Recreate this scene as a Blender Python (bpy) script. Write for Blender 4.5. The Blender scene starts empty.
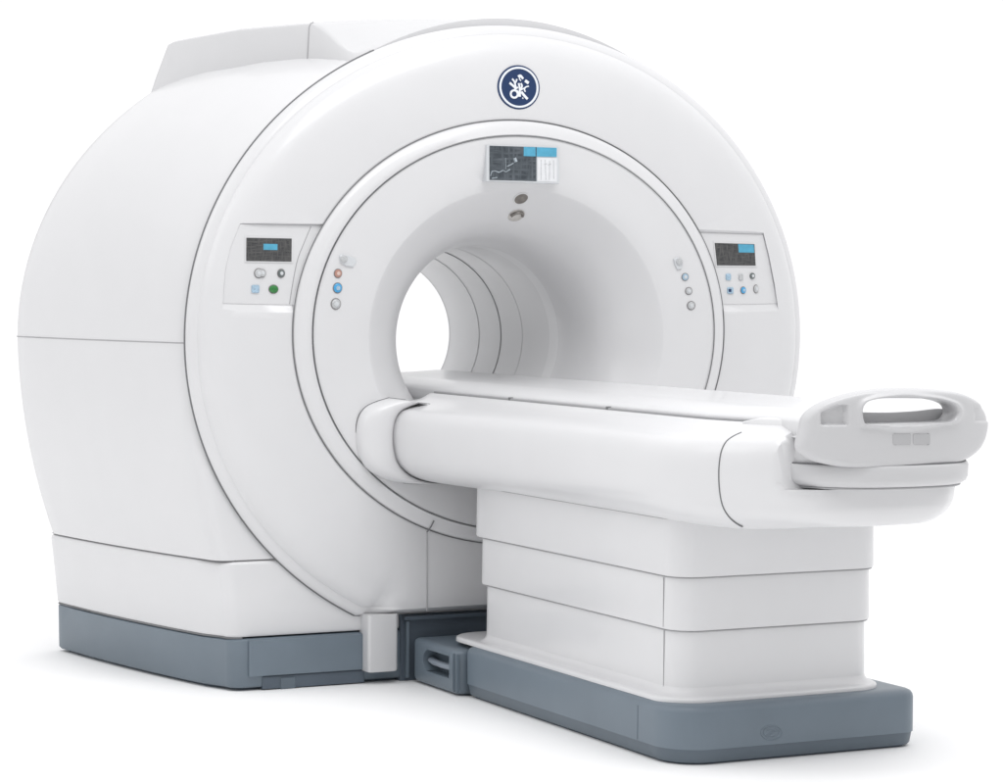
import bpy, bmesh, math, random
from mathutils import Vector, Matrix
random.seed(4)
SC = bpy.context.scene
COL = SC.collection
PI = math.pi

# ------------------------------------------------------------------ camera
ROT = Matrix(((0.89581279, -0.44438484, 0.006447),
              (0.01256264, 0.03981943, 0.99912792),
              (-0.44425402, -0.89495057, 0.0412534)))      # world -> camera
CAM = Vector((-4.03763599, -8.01032889, 1.37375966))
FPX = 2528.46
cd = bpy.data.cameras.new('camera')
cam = bpy.data.objects.new('camera', cd); COL.objects.link(cam)
cam.matrix_world = Matrix.Translation(CAM) @ ROT.transposed().to_4x4()
cd.sensor_width = 36; cd.lens = FPX / 1003 * 36
cd.clip_end = 500
SC.camera = cam
SC.view_settings.view_transform = 'Standard'
SC.view_settings.look = 'None'
SC.view_settings.exposure = 0.0
SC.view_settings.gamma = 1.0

# ------------------------------------------------------------------ world: white studio
w = bpy.data.worlds.new('World'); SC.world = w; w.use_nodes = True
nt = w.node_tree; nt.nodes.clear()
o = nt.nodes.new('ShaderNodeOutputWorld'); bg = nt.nodes.new('ShaderNodeBackground')
tc = nt.nodes.new('ShaderNodeTexCoord'); sp = nt.nodes.new('ShaderNodeSeparateXYZ')
nt.links.new(tc.outputs['Generated'], sp.inputs[0])
rz = nt.nodes.new('ShaderNodeValToRGB')               # by height: white walls, slightly brighter ceiling
rz.color_ramp.elements[0].position = 0.0; rz.color_ramp.elements[0].color = (1.02, 1.02, 1.03, 1)
rz.color_ramp.elements[1].position = 1.0; rz.color_ramp.elements[1].color = (1.30, 1.30, 1.31, 1)
e = rz.color_ramp.elements.new(0.3); e.color = (1.05, 1.05, 1.06, 1)
nt.links.new(sp.outputs['Z'], rz.inputs[0])
vd = nt.nodes.new('ShaderNodeVectorMath'); vd.operation = 'DOT_PRODUCT'; vd.inputs[1].default_value = (0.24, 0.97, 0.0)
nt.links.new(tc.outputs['Generated'], vd.inputs[0])
mr = nt.nodes.new('ShaderNodeMapRange')                # the studio behind the camera is dimmer
mr.inputs['From Min'].default_value = -0.75; mr.inputs['From Max'].default_value = 0.56
mr.inputs['To Min'].default_value = 0.44; mr.inputs['To Max'].default_value = 1.03
nt.links.new(vd.outputs['Value'], mr.inputs['Value'])
hz = nt.nodes.new('ShaderNodeMapRange'); hz.interpolation_type = 'SMOOTHSTEP'     # but its ceiling is as bright as elsewhere
hz.inputs['From Min'].default_value = 0.25; hz.inputs['From Max'].default_value = 0.75
nt.links.new(sp.outputs['Z'], hz.inputs['Value'])
lv = nt.nodes.new('ShaderNodeMix'); lv.data_type = 'FLOAT'
nt.links.new(hz.outputs[0], lv.inputs[0]); nt.links.new(mr.outputs[0], lv.inputs[2]); lv.inputs[3].default_value = 1.03
mx = nt.nodes.new('ShaderNodeMix'); mx.data_type = 'RGBA'; mx.blend_type = 'MULTIPLY'; mx.inputs[0].default_value = 1
nt.links.new(rz.outputs[0], mx.inputs[6]); nt.links.new(lv.outputs[0], mx.inputs[7])
nt.links.new(mx.outputs[2], bg.inputs[0]); nt.links.new(bg.outputs[0], o.inputs[0])
bg.inputs[1].default_value = 1.0

def area(name, loc, target, size, power):
    l = bpy.data.lights.new(name, 'AREA'); l.shape = 'RECTANGLE'; l.size = size[0]; l.size_y = size[1]; l.energy = power
    ob = bpy.data.objects.new(name, l); COL.objects.link(ob); ob.location = loc
    ob.rotation_euler = (Vector(target) - Vector(loc)).to_track_quat('-Z', 'Y').to_euler()
    return ob
area('gantry_fill_light', (-0.3, -2.9, 4.5), (0.0, 0.0, 1.5), (2.8, 1.6), 70)  # added light out of view, brightens the upper front cover
area('side_fill_light', (-6.0, -1.2, 4.2), (-1.2, 0.4, 1.4), (3.0, 2.5), 24)  # added unseen light, lifts the left side of the scanner

# ------------------------------------------------------------------ materials
def mat(name, col, rough=0.4, coat=0.0, var=0.03, bump=0.0, scale=6.0, metal=0.0, spec=0.5):
    m = bpy.data.materials.new(name); m.use_nodes = True
    n = m.node_tree; b = n.nodes['Principled BSDF']
    b.inputs['Roughness'].default_value = rough; b.inputs['Metallic'].default_value = metal
    b.inputs['Coat Weight'].default_value = coat; b.inputs['Coat Roughness'].default_value = 0.12
    b.inputs['Specular IOR Level'].default_value = spec
    t = n.nodes.new('ShaderNodeTexCoord'); z = n.nodes.new('ShaderNodeTexNoise')
    z.inputs['Scale'].default_value = scale; z.inputs['Detail'].default_value = 5
    n.links.new(t.outputs['Object'], z.inputs['Vector'])
    r = n.nodes.new('ShaderNodeValToRGB')
    r.color_ramp.elements[0].position = 0.3; r.color_ramp.elements[1].position = 0.7
    r.color_ramp.elements[0].color = (*[c * (1 - var) for c in col], 1)
    r.color_ramp.elements[1].color = (*[min(1, c * (1 + var)) for c in col], 1)
    n.links.new(z.outputs['Fac'], r.inputs[0]); n.links.new(r.outputs[0], b.inputs['Base Color'])
    if bump:
        z2 = n.nodes.new('ShaderNodeTexNoise'); z2.inputs['Scale'].default_value = 900; z2.inputs['Detail'].default_value = 2
        n.links.new(t.outputs['Object'], z2.inputs['Vector'])
        bp = n.nodes.new('ShaderNodeBump'); bp.inputs['Strength'].default_value = bump; bp.inputs['Distance'].default_value = 0.0004
        n.links.new(z2.outputs['Fac'], bp.inputs['Height']); n.links.new(bp.outputs[0], b.inputs['Normal'])
    return m
WHITE = mat('white_plastic', (0.70, 0.70, 0.71), 0.28, 0.30, 0.008, 0.12)
HANDW = mat('handle_plastic', (0.57, 0.57, 0.58), 0.36, 0.12, 0.01, 0.12)  # grey plastic, darkened to carry the weaker light at the table end
SKIRTB = mat('blue_grey_skirt', (0.112, 0.142, 0.172), 0.45, 0.05, 0.04, 0.2)
BORE = mat('bore_plastic', (0.72, 0.722, 0.73), 0.30, 0.2, 0.01, 0.1)
GREYW = mat('light_grey_plastic', (0.64, 0.64, 0.65), 0.40, 0.1, 0.01, 0.12)
BLUEGREY = mat('blue_grey_plastic', (0.150, 0.188, 0.225), 0.42, 0.1, 0.04, 0.2)
DARKBLUE = mat('dark_blue_grey_plastic', (0.090, 0.115, 0.145), 0.5, 0.0, 0.05, 0.2)
SEAM = mat('rubber_gasket', (0.17, 0.173, 0.18), 0.6, 0, 0.05)
SEAMG = mat('grey_gasket', (0.38, 0.38, 0.39), 0.6, 0, 0.05)
BEZEL = mat('silver_bezel', (0.62, 0.64, 0.66), 0.3, 0.2, 0.03)
NAVY = mat('navy_enamel', (0.006, 0.030, 0.105), 0.5, 0.0, 0.05)
EMBW = mat('emblem_white', (0.80, 0.83, 0.88), 0.35, 0.1, 0.02)
CYAN = mat('screen_cyan', (0.09, 0.37, 0.54), 0.3, 0.2, 0.10, 0, 60)
PANEW = mat('screen_white', (0.74, 0.75, 0.77), 0.3, 0.2, 0.05, 0, 40)
BTNB = mat('button_blue', (0.06, 0.36, 0.68), 0.3, 0.3, 0.15, 0, 160)
BTNPB = mat('button_pale_blue', (0.36, 0.50, 0.62), 0.3, 0.3, 0.2, 0, 200)
BTNG = mat('button_green', (0.030, 0.20, 0.045), 0.3, 0.3, 0.2, 0, 160)
BTNR = mat('button_rose', (0.46, 0.25, 0.20), 0.3, 0.3, 0.1, 0, 160)
BTNW = mat('button_grey', (0.50, 0.51, 0.52), 0.3, 0.3, 0.15, 0, 200)
BTND = mat('button_dark', (0.13, 0.15, 0.15), 0.3, 0.3, 0.3, 0, 200)
RINGD = mat('button_ring', (0.24, 0.23, 0.23), 0.35, 0.2, 0.1)
TAUPE = mat('sensor_taupe', (0.17, 0.155, 0.14), 0.25, 0.4, 0.25, 0, 60)
TAUPEL = mat('sensor_light', (0.50, 0.48, 0.46), 0.3, 0.3, 0.15, 0, 60)

def screen_mat(name, dark, light, sx, sz):
    m = bpy.data.materials.new(name); m.use_nodes = True
    n = m.node_tree; b = n.nodes['Principled BSDF']; b.inputs['Roughness'].default_value = 0.25
    t = n.nodes.new('ShaderNodeTexCoord'); mp = n.nodes.new('ShaderNodeMapping')
    mp.inputs['Scale'].default_value = (sx, 20, sz)
    z = n.nodes.new('ShaderNodeTexNoise'); z.inputs['Scale'].default_value = 1; z.inputs['Detail'].default_value = 6
    z2 = n.nodes.new('ShaderNodeTexNoise'); z2.inputs['Scale'].default_value = 1; z2.inputs['Detail'].default_value = 4
    mp2 = n.nodes.new('ShaderNodeMapping'); mp2.inputs['Scale'].default_value = (sz, 20, sx)
    n.links.new(t.outputs['Object'], mp.inputs[0]); n.links.new(t.outputs['Object'], mp2.inputs[0])
    n.links.new(mp.outputs[0], z.inputs['Vector']); n.links.new(mp2.outputs[0], z2.inputs['Vector'])
    a = n.nodes.new('ShaderNodeMath'); a.operation = 'MAXIMUM'
    n.links.new(z.outputs['Fac'], a.inputs[0]); n.links.new(z2.outputs['Fac'], a.inputs[1])
    r = n.nodes.new('ShaderNodeValToRGB')
    r.color_ramp.elements[0].position = 0.42; r.color_ramp.elements[1].position = 0.85
    r.color_ramp.elements[0].color = (*dark, 1); r.color_ramp.elements[1].color = (*light, 1)
    n.links.new(a.outputs[0], r.inputs[0]); n.links.new(r.outputs[0], b.inputs['Base Color'])
    return m
SCRBIG = screen_mat('monitor_image', (0.045, 0.055, 0.065), (0.15, 0.17, 0.19), 110, 14)
SCRSM = screen_mat('panel_screen', (0.045, 0.047, 0.050), (0.15, 0.145, 0.14), 230, 30)

# ------------------------------------------------------------------ mesh helpers
def link(name, bm, m, parent=None, smooth=40, label=None):
    bmesh.ops.remove_doubles(bm, verts=bm.verts, dist=1e-5)
    bmesh.ops.recalc_face_normals(bm, faces=bm.faces)
    me = bpy.data.meshes.new(name); bm.to_mesh(me); bm.free()
    me.materials.append(m)
    if smooth:
        for p in me.polygons: p.use_smooth = True
        me.set_sharp_from_angle(angle=math.radians(smooth))
    ob = bpy.data.objects.new(name, me); COL.objects.link(ob)
    if parent: ob.parent = parent; ob.matrix_parent_inverse = parent.matrix_world.inverted()
    if label: ob['label'] = label
    return ob
def thing(name, label, cat, loc):
    ob = bpy.data.objects.new(name, None); COL.objects.link(ob); ob.location = loc
    ob.matrix_world = Matrix.Translation(loc)
    ob['label'] = label; ob['category'] = cat; ob.empty_display_size = 0.2
    return ob
def loft(bm, rings, closed=True, cap0=False, cap1=False):
    vs = [[bm.verts.new(p) for p in r] for r in rings]
    n = len(vs[0])
    for a, b in zip(vs, vs[1:]):
        for i in range(n if closed else n - 1):
            j = (i + 1) % n
            try: bm.faces.new((a[i], a[j], b[j], b[i]))
            except ValueError: pass
    if cap0: bm.faces.new(vs[0])
    if cap1: bm.faces.new(vs[-1])
    return vs
def tube(bm, pts, r, n=6, closed=False):
    pts = [Vector(p) for p in pts]; N = len(pts); rings = []
    up = Vector((0.01, 0.02, 1))
    for i, p in enumerate(pts):
        if closed: d = pts[(i + 1) % N] - pts[i - 1]
        else: d = pts[min(i + 1, N - 1)] - pts[max(i - 1, 0)]
        d.normalize()
        u = d.cross(Vector((0.05, 1, 0.03)))
        if u.length < 0.2: u = d.cross(up)
        u.normalize(); v = d.cross(u)
        rings.append([p + r * (math.cos(t) * u + math.sin(t) * v) for t in (2 * PI * k / n for k in range(n))])
    if closed: rings.append(rings[0])
    loft(bm, rings, True, not closed, not closed)
def seam(name, pts, parent, r=0.0022, m=None, closed=False):
    bm = bmesh.new(); tube(bm, pts, r, 6, closed)
    return link(name, bm, m or SEAM, parent)
def rrect(x0, x1, y0, y1, r, n=8):
    out = []
    r = max(r, 0.001)
    for cx, cy, a0 in ((x1 - r, y1 - r, 0), (x0 + r, y1 - r, 90), (x0 + r, y0 + r, 180), (x1 - r, y0 + r, 270)):
        for k in range(n + 1):
            a = math.radians(a0 + 90 * k / n); out.append((cx + r * math.cos(a), cy + r * math.sin(a)))
    return out
def rbox(bm, x0, x1, y0, y1, prof, r, n=8, caps=(True, True)):
    """rounded rectangle in plan, prof = [(z, inset)...]"""
    rings = [[(x, y, z) for x, y in rrect(x0 + i, x1 - i, y0 + i, y1 - i, max(r - i, 0.002), n)] for z, i in prof]
    loft(bm, rings, True, *caps)
def rrect2(x0, x1, y0, y1, r, rb, n=8, rr=None):
    out = []; rr = r if rr is None else rr
    for cx, cy, a0, q in ((x1 - rb, y1 - rb, 0, rb), (x0 + rb, y1 - rb, 90, rb), (x0 + r, y0 + r, 180, r), (x1 - rr, y0 + rr, 270, rr)):
        for k in range(n + 1):
            a = math.radians(a0 + 90 * k / n); out.append((cx + q * math.cos(a), cy + q * math.sin(a)))
    return out
def rbox2(bm, x0, x1, y0, y1, prof, r, rb, n=12, rr=None):
    rr = r if rr is None else rr
    loft(bm, [[(x, y, z) for x, y in rrect2(x0 + i, x1 - i, y0 + i, y1 - i, r - i, max(rb - i, 0.002), n, rr - i)] for z, i in prof], True, True, True)
def prism(bm, poly, y0, y1, chamfer=0.0):
    """polygon in x-z extruded along y (y0 front, y1 back); front edge chamfered"""
    c = sum((Vector((p[0], 0, p[1])) for p in poly), Vector()) / len(poly)
    def ring(y, ins):
        out = []
        for x, z in poly:
            d = Vector((x - c.x, 0, z - c.z)); L = max(d.length, 1e-6); d = d * (max(L - ins, 0) / L)
            out.append((c.x + d.x, y, c.z + d.z))
        return out
    rings = [ring(y1, 0), ring(y0 + chamfer, 0)]
    if chamfer: rings.append(ring(y0, chamfer))
    loft(bm, rings, True, True, True)
def at(px, py, y):
    """point of the plane y = const seen at a photo pixel"""
    r = ROT.transposed() @ Vector((px - 501.5, -(py - 391.5), -FPX))
    return CAM + r * ((y - CAM.y) / r.y)
def at2(px, py, y):
    p = at(px, py, y); return (p.x, p.z)
def boolean_cut(ob, cutter_bm):
    bmesh.ops.recalc_face_normals(cutter_bm, faces=cutter_bm.faces)
    me = bpy.data.meshes.new('cut'); cutter_bm.to_mesh(me); cutter_bm.free()
    c = bpy.data.objects.new('cut', me); COL.objects.link(c)
    md = ob.modifiers.new('cut', 'BOOLEAN'); md.object = c; md.operation = 'DIFFERENCE'; md.solver = 'EXACT'
    bpy.context.view_layer.update()
    dg = bpy.context.evaluated_depsgraph_get()
    new = bpy.data.meshes.new_from_object(ob.evaluated_get(dg))
    ob.modifiers.clear(); new.name = ob.data.name; ob.data = new
    bpy.data.objects.remove(c)
    for p in new.polygons: p.use_smooth = True
    new.set_sharp_from_angle(angle=math.radians(35))
def interp(tab, x):
    if x <= tab[0][0]: return tab[0][1]
    for (a, b), (c, d) in zip(tab, tab[1:]):
        if x <= c: return b + (d - b) * (x - a) / (c - a)
    return tab[-1][1]
def smooth_poly(pts, n=8, closed=False):
    """Catmull-Rom resample"""
    P = [Vector(p) for p in pts]; N = len(P); out = []
    rng = range(N if closed else N - 1)
    for i in rng:
        if closed: p0, p1, p2, p3 = P[i - 1], P[i], P[(i + 1) % N], P[(i + 2) % N]
        else: p0, p1, p2, p3 = P[max(i - 1, 0)], P[i], P[i + 1], P[min(i + 2, N - 1)]
        for k in range(n):
            t = k / n
            out.append(0.5 * ((2 * p1) + (p2 - p0) * t + (2 * p0 - 5 * p1 + 4 * p2 - p3) * t * t + (3 * p1 - p0 - 3 * p2 + p3) * t ** 3))
    if not closed: out.append(P[-1])
    return out
def sstep(a, b, x):
    t = min(1, max(0, (x - a) / (b - a))); return t * t * (3 - 2 * t)

# ------------------------------------------------------------------ floor
bm = bmesh.new()
bmesh.ops.create_circle(bm, cap_ends=True, segments=96, radius=9.0, matrix=Matrix.Translation((0, -1.0, 0)))
FLOOR = mat('white_studio_floor', (0.95, 0.95, 0.95), 0.8, 0, 0.004)
fl = link('floor', bm, FLOOR); fl['kind'] = 'structure'

# ================================================================== MRI SCANNER
G = thing('mri_scanner', 'large white closed-bore MRI scanner with round front ring, bright screen and blue-grey base', 'scanner', (-0.03, 0.5, 0))
XC, ZC = -0.025, 1.195                       # centre of the front cover
CA, CB = 1.213, 1.098                        # its half axes
YF = -0.07                                   # front plane
RX, RZ, RA, RB = -0.035, 1.214, 0.848, 0.745  # ring outer ellipse (plane YF)
BOT = 0.238

# ---- body: side panels
YB = 1.22
def a_of(t): return 1.200 + 0.40 * t - 0.13 * t * t
def b_of(t): return 1.085 + 0.17 * t - 0.06 * t * t
def low_of(t): return 1.085 + 0.36 * t - 0.11 * t * t
ZS, ZSK = 1.18, 0.445
def section(y, ins=0.0, front=False):
    t = max(0.0, (y - 0.0) / YB); a = a_of(t) - ins; b = b_of(t) - ins; lo = low_of(t) - ins; n = 2.0 + 0.22 * math.sin(PI * min(1, t))
    half = []
    for k in range(0, 25):                   # bottom up to the widest height
        u = 1 - k / 24; z = ZS - (ZS - ZSK) * u
        half.append((a - (a - lo) * (0.12 * u + 0.88 * u * u), z))
    for k in range(1, 41):
        th = PI / 2 * k / 40
        x = a * max(0.0, math.cos(th)) ** (2 / n); z = ZS + b * math.sin(th) ** (2 / n)
        half.append((x, z))
    L = [(XC - x, y, z) for x, z in half]; Rr = [(XC + x, y, z) for x, z in half[:-1]]
    return L + Rr[::-1]                      # bottom-left, over the top, bottom-right
ST = [(0.012, 0.10), (0.012, 0.045), (0.014, 0.028), (0.022, 0.012), (0.036, 0.003), (0.06, 0.0)]
YSTN = [0.1, 0.16, 0.25, 0.35, 0.5, 0.65, 0.8, 0.95, 1.08, 1.15]
SECS = [section(y, i) for y, i in ST] + [section(y) for y in YSTN] + [section(y, i) for y, i in ((1.185, 0.012), (1.208, 0.04), (YB, 0.09))]
nh = 25
def sub(lo, hi): return [s[lo:hi] for s in SECS]
tot = len(SECS[0])
top_part = sub(nh - 1, tot - (nh - 1))
SECS.insert(0, [(XC + (x - XC) * 0.6, 0.0125, max(ZSK, ZC + (z - ZC) * 0.75) if z > ZSK + 0.01 else z) for x, y, z in SECS[0]])
top_part = sub(nh - 1, tot - (nh - 1))
bm = bmesh.new(); vs = loft(bm, top_part, False); link('upper_shell', bm, WHITE, G, 50)
for a, b, nm in ((0, nh, 1), (tot - nh, tot, 2)):
    bm = bmesh.new(); loft(bm, sub(a, b), False); link('side_panel', bm, WHITE, G, 50)
# seams at the widest height
for idx, s in ((nh - 1, -1), (tot - nh, 1)):
    pts = [Vector(S[idx]) + Vector((-0.0 * s, 0, 0)) for S in SECS[2:-1]]
    seam('panel_seam', pts, G, 0.0022, SEAMG)
# back cover with the bore opening
def bore_ring(y, a, b, n=tot, cx=0.0, cz=1.178):
    out = []
    for k in range(n):
        th = 2 * PI * k / n; out.append((cx + a * math.cos(th), y, cz + b * math.sin(th)))
    return out
BX, BZ, BA, BB = 0.005, 1.182, 0.357, 0.342
bm = bmesh.new(); outer = SECS[-1]; inner = []
for x, y, z in outer:
    th = math.atan2((z - BZ) / BB, (x - BX) / BA); inner.append((BX + (BA + 0.03) * math.cos(th), YB + 0.02, BZ + (BB + 0.03) * math.sin(th)))
lip = [(BX + (x - BX) * BA / (BA + 0.03), YB - 0.01, BZ + (z - BZ) * BB / (BB + 0.03)) for x, y, z in inner]
loft(bm, [outer, inner, lip], True); link('back_cover', bm, WHITE, G, 50)
# ---- skirt (white, below the side panels)
def skirt_ring(z, ins, lowk, y0=0.008):
    pts = []; r = 0.05
    def lx(y): return low_of(max(0, y) / YB) * 1.0 - 0.026 * lowk - ins
    L = []
    for k in range(0, 9):                    # rounded front-left corner
        th = PI / 2 * k / 8
        L.append((XC - lx(0) + r - r * math.sin(th), y0 + ins + r - r * math.cos(th), z))
    L = [(XC - 0.30, y0 + ins, z)] + [(XC - lx(0) + r * (1 - math.sin(th)), y0 + ins + r * (1 - math.cos(th)), z) for th in (PI / 2 * k / 8 for k in range(9))]
    for y in (0.15, 0.3, 0.45, 0.6, 0.75, 0.9, 1.05, 1.14): L.append((XC - lx(y), y, z))
    for k in range(0, 7):
        th = PI / 2 * k / 6
        L.append((XC - lx(1.17) + 0.04 * (1 - math.cos(th)), 1.17 - ins + 0.04 * math.sin(th), z))
    Rr = [(2 * XC - x, y, z) for x, y, z in L]
    return L + Rr[::-1]
bm = bmesh.new()
loft(bm, [skirt_ring(ZSK - 0.0, 0.10, 0), skirt_ring(ZSK - 0.002, 0.010, 0), skirt_ring(ZSK - 0.010, 0.002, 0), skirt_ring(ZSK - 0.02, 0, 0.05), skirt_ring(0.32, 0, 0.5), skirt_ring(0.192, 0, 1), skirt_ring(0.184, 0.004, 1), skirt_ring(0.182, 0.05, 1)], True)
SK = link('skirt', bm, WHITE, G, 50)
bm = bmesh.new()
sr = skirt_ring(ZSK + 0.0005, 0.006, 0)
tube(bm, sr[1:len(sr) // 2], 0.0024); link('skirt_seam', bm, SEAM, G)
bm = bmesh.new()
tube(bm, skirt_ring(0.1805, 0.004, 1)[1:-1], 0.0035); link('skirt_seam', bm, SEAM, G)
# ---- base
bm = bmesh.new()
loft(bm, [skirt_ring(0.177, 0.06, 1.1, 0.0), skirt_ring(0.177, 0.006, 1.1, 0.0), skirt_ring(0.172, 0, 1.1, 0.0), skirt_ring(0.018, 0.0, 1.2, 0.0), skirt_ring(0.011, 0.006, 1.2, 0.0), skirt_ring(0.011, 0.06, 1.2, 0.0)], True)
link('base', bm, BLUEGREY, G, 50)
bm = bmesh.new()
loft(bm, [skirt_ring(0.03, 0.03, 1.2), skirt_ring(0.0, 0.03, 1.2)], True, False, True)
link('plinth', bm, DARKBLUE, G, 50)
# base corner posts, front access panels
for s in (-1, 1):
    xa, xb = (-1.012, -0.585) if s < 0 else (0.53, 0.957)
    bm = bmesh.new(); prism(bm, [(xa, 0.050), (xb, 0.050), (xb, 0.174), (xa, 0.174)], -0.012, 0.02, 0.004)
    link('access_panel', bm, BLUEGREY, G, 30)
    bm = bmesh.new(); prism(bm, [(xa + 0.05, 0.004), (xb, 0.004), (xb, 0.046), (xa + 0.05, 0.046)], -0.004, 0.03, 0.002)
    link('toe_recess', bm, DARKBLUE, G, 30)
    for xx in (xa + 0.115,):
        bm = bmesh.new(); prism(bm, [(xx, 0.0), (xx + 0.055, 0.0), (xx + 0.055, 0.04), (xx, 0.04)], -0.008, 0.03, 0.003)
        link('levelling_foot', bm, SKIRTB, G, 30)
    for yy in (0.62, 1.06):
        bm = bmesh.new(); xx = XC + s * (low_of(yy / YB) - 0.10)
        bmesh.ops.create_cone(bm, cap_ends=True, segments=20, radius1=0.03, radius2=0.026, depth=0.03, matrix=Matrix.Translation((xx, yy, 0.015)))
        link('levelling_foot', bm, BLUEGREY, G, 30)
# central docking recess
bm = bmesh.new(); prism(bm, [(-0.452, 0.0), (0.40, 0.0), (0.40, 0.232), (-0.452, 0.232)], -0.006, 0.06, 0.004)
link('docking_recess', bm, DARKBLUE, G, 30)
bm = bmesh.new(); prism(bm, [(-0.445, 0.215), (0.395, 0.215), (0.395, 0.228), (-0.445, 0.228)], -0.03, 0.0, 0.003)
link('recess_lip', bm, DARKBLUE, G, 30)
bm = bmesh.new(); prism(bm, [(-0.436, 0.012), (-0.425, 0.012), (-0.425, 0.212), (-0.436, 0.212)], -0.022, 0.0, 0.003)
link('recess_rib', bm, BLUEGREY, G, 30)

# ---- front cover
NT = 240
def ell(th, cx, cz, a, b): return Vector((cx + a * math.cos(th), 0, cz + b * math.sin(th)))
def cover_bound(th):
    c = Vector((RX, 0, RZ)); d = Vector((math.cos(th) * CA, 0, math.sin(th) * CB)).normalized()
    # ray from c against outer ellipse
    px, pz = (c.x - XC) / CA, (c.z - ZC) / CB; dx, dz = d.x / CA, d.z / CB
    A = dx * dx + dz * dz; B = px * dx + pz * dz; Cq = px * px + pz * pz - 1
    t = (-B + math.sqrt(B * B - A * Cq)) / A
    if d.z < 0: t = min(t, (BOT - c.z) / d.z)
    dx, dz = d.x / RA, d.z / RB
    ti = 1 / math.sqrt(dx * dx + dz * dz)
    return c, d, t, ti
angs = [2 * PI * k / NT for k in range(NT)]
for x in (-0.595, 0.545):                    # bottom corners exactly
    th = math.atan2((BOT - RZ) / CB, (x - RX) / CA) % (2 * PI); angs.append(th)
angs = sorted(angs); NT = len(angs)
# (inset from edge, y)
PROF = [(0.012, 0.020), (0.003, 0.018), (0.0, 0.010), (0.0, 0.0), (0.004, -0.008), (0.012, -0.014), (0.022, -0.0195), (0.030, -0.023), (0.0335, -0.0235), (0.0355, -0.0265), (0.042, -0.035), (0.055, -0.045), (0.075, -0.055), (0.10, -0.062), (0.13, -0.0665), (0.16, -0.069)]
rings = []
for ins, y in PROF:
    r = []
    for th in angs:
        c, d, t, ti = cover_bound(th)
        k = max(t - ins, ti + 0.004 + (0.16 - ins) * 0.02); q = c + d * k
        q.y = y if True else 0
        if th > PI:                                       # crisper rounding along the flat foot edge
            flat = sstep(-0.868, -0.90, d.z) ; q.y = y * (1 - flat) + flat * min(y, interp([(0, 0.008), (0.004, -0.03), (0.02, -0.062), (0.06, -0.069), (0.2, -0.07)], ins) if ins > 0 or y < 0.01 else y)
        r.append(q)
    rings.append(r)
mid = [];  inn = [];  innb = []; back = []
for th in angs:
    c, d, t, ti = cover_bound(th)
    q = c + d * (ti + 0.008); q.y = YF; mid.append(q)
    q = c + d * (ti + 0.0008); q.y = YF + 0.002; inn.append(q)
    q = c + d * (ti + 0.002); q.y = 0.018; innb.append(q)
rings += [mid, inn, innb, rings[0]]
bm = bmesh.new(); loft(bm, rings, True)
COVER = link('front_cover', bm, WHITE, G, 50)

# recessed control panels, cut into the cover
def poly_at(pxs, y): return [at2(px, py, y) for px, py in pxs]
YP = -0.054
PL = [(240, 224), (326, 225.5), (316, 243), (306, 263), (298, 285), (294, 305), (258, 304.5), (223, 303.5), (223.5, 290), (225.5, 268), (230.5, 247.5)]
PLF = [(240, 222.5), (327, 224), (316.5, 243), (306.5, 263), (298.2, 285), (293.6, 312.5), (258, 312), (222.5, 311.2), (223, 290), (225, 268), (230, 247)]
PR = [(697, 232.5), (763, 234.5), (768.5, 256), (773, 280), (777.5, 303.5), (750, 304.5), (719, 304.5), (716.6, 290), (711, 268), (704, 248)]
PRF = [(696.5, 229.5), (763.5, 232), (769.3, 256), (774, 280), (778.5, 311), (750, 311.5), (719.5, 311.5), (716.8, 290), (711, 268), (703.5, 247)]
for Pb, Pf in ((PL, PLF), (PR, PRF)):
    c = bmesh.new()
    f = [(x, -0.0695, z) for x, z in poly_at(Pf, -0.069)]; b = [(x, YP, z) for x, z in poly_at(Pb, YP)]
    f2 = [(p[0] + (p[0] - q[0]) * 3, -0.0695 - 0.0155 * 3, p[2] + (p[2] - q[2]) * 3) for p, q in zip(f, b)]
    loft(c, [f2, f, b], True, True, True)
    boolean_cut(COVER, c)
# cover feet
for x0, x1 in ((-0.596, -0.484), (0.432, 0.544)):
    bm = bmesh.new()
    rr = [[(x, y, z) for x, y in rrect(x0 + i, x1 - i, YF + 0.008 + i, 0.03 - i, 0.012, 5)] for z, i in ((BOT + 0.006, 0), (0.052, 0.0), (0.046, 0.002), (0.044, 0.008))]
    loft(bm, rr, True, True, True); link('cover_foot', bm, GREYW, G, 40)  # greyer than the cover: the feet's shading is put into the colour
# seam round the edge of the cover (dark gap against the body)
def edge_seam(th0, th1, r, yy, off=0.0):
    pts = []
    for k in range(121):
        th = th0 + (th1 - th0) * k / 120
        c, d, t, ti = cover_bound(th); q = c + d * (t + off); q.y = yy; pts.append(q)
    return pts
seam('cover_seam', edge_seam(math.radians(116), math.radians(242.4), 0, 0.004, 0.0015), G, 0.0032)
# lower service panel seam
LP = [at(427, 532, YF), at(427, 611, YF)]
seam('panel_seam', [LP[0], (LP[0] + LP[1]) / 2, LP[1]], COVER, 0.0022, SEAMG)
xm = 2 * 0.0 - LP[0].x
seam('panel_seam', [(xm, YF, LP[0].z), (xm, YF, LP[1].z)], COVER, 0.0022, SEAMG)

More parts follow.
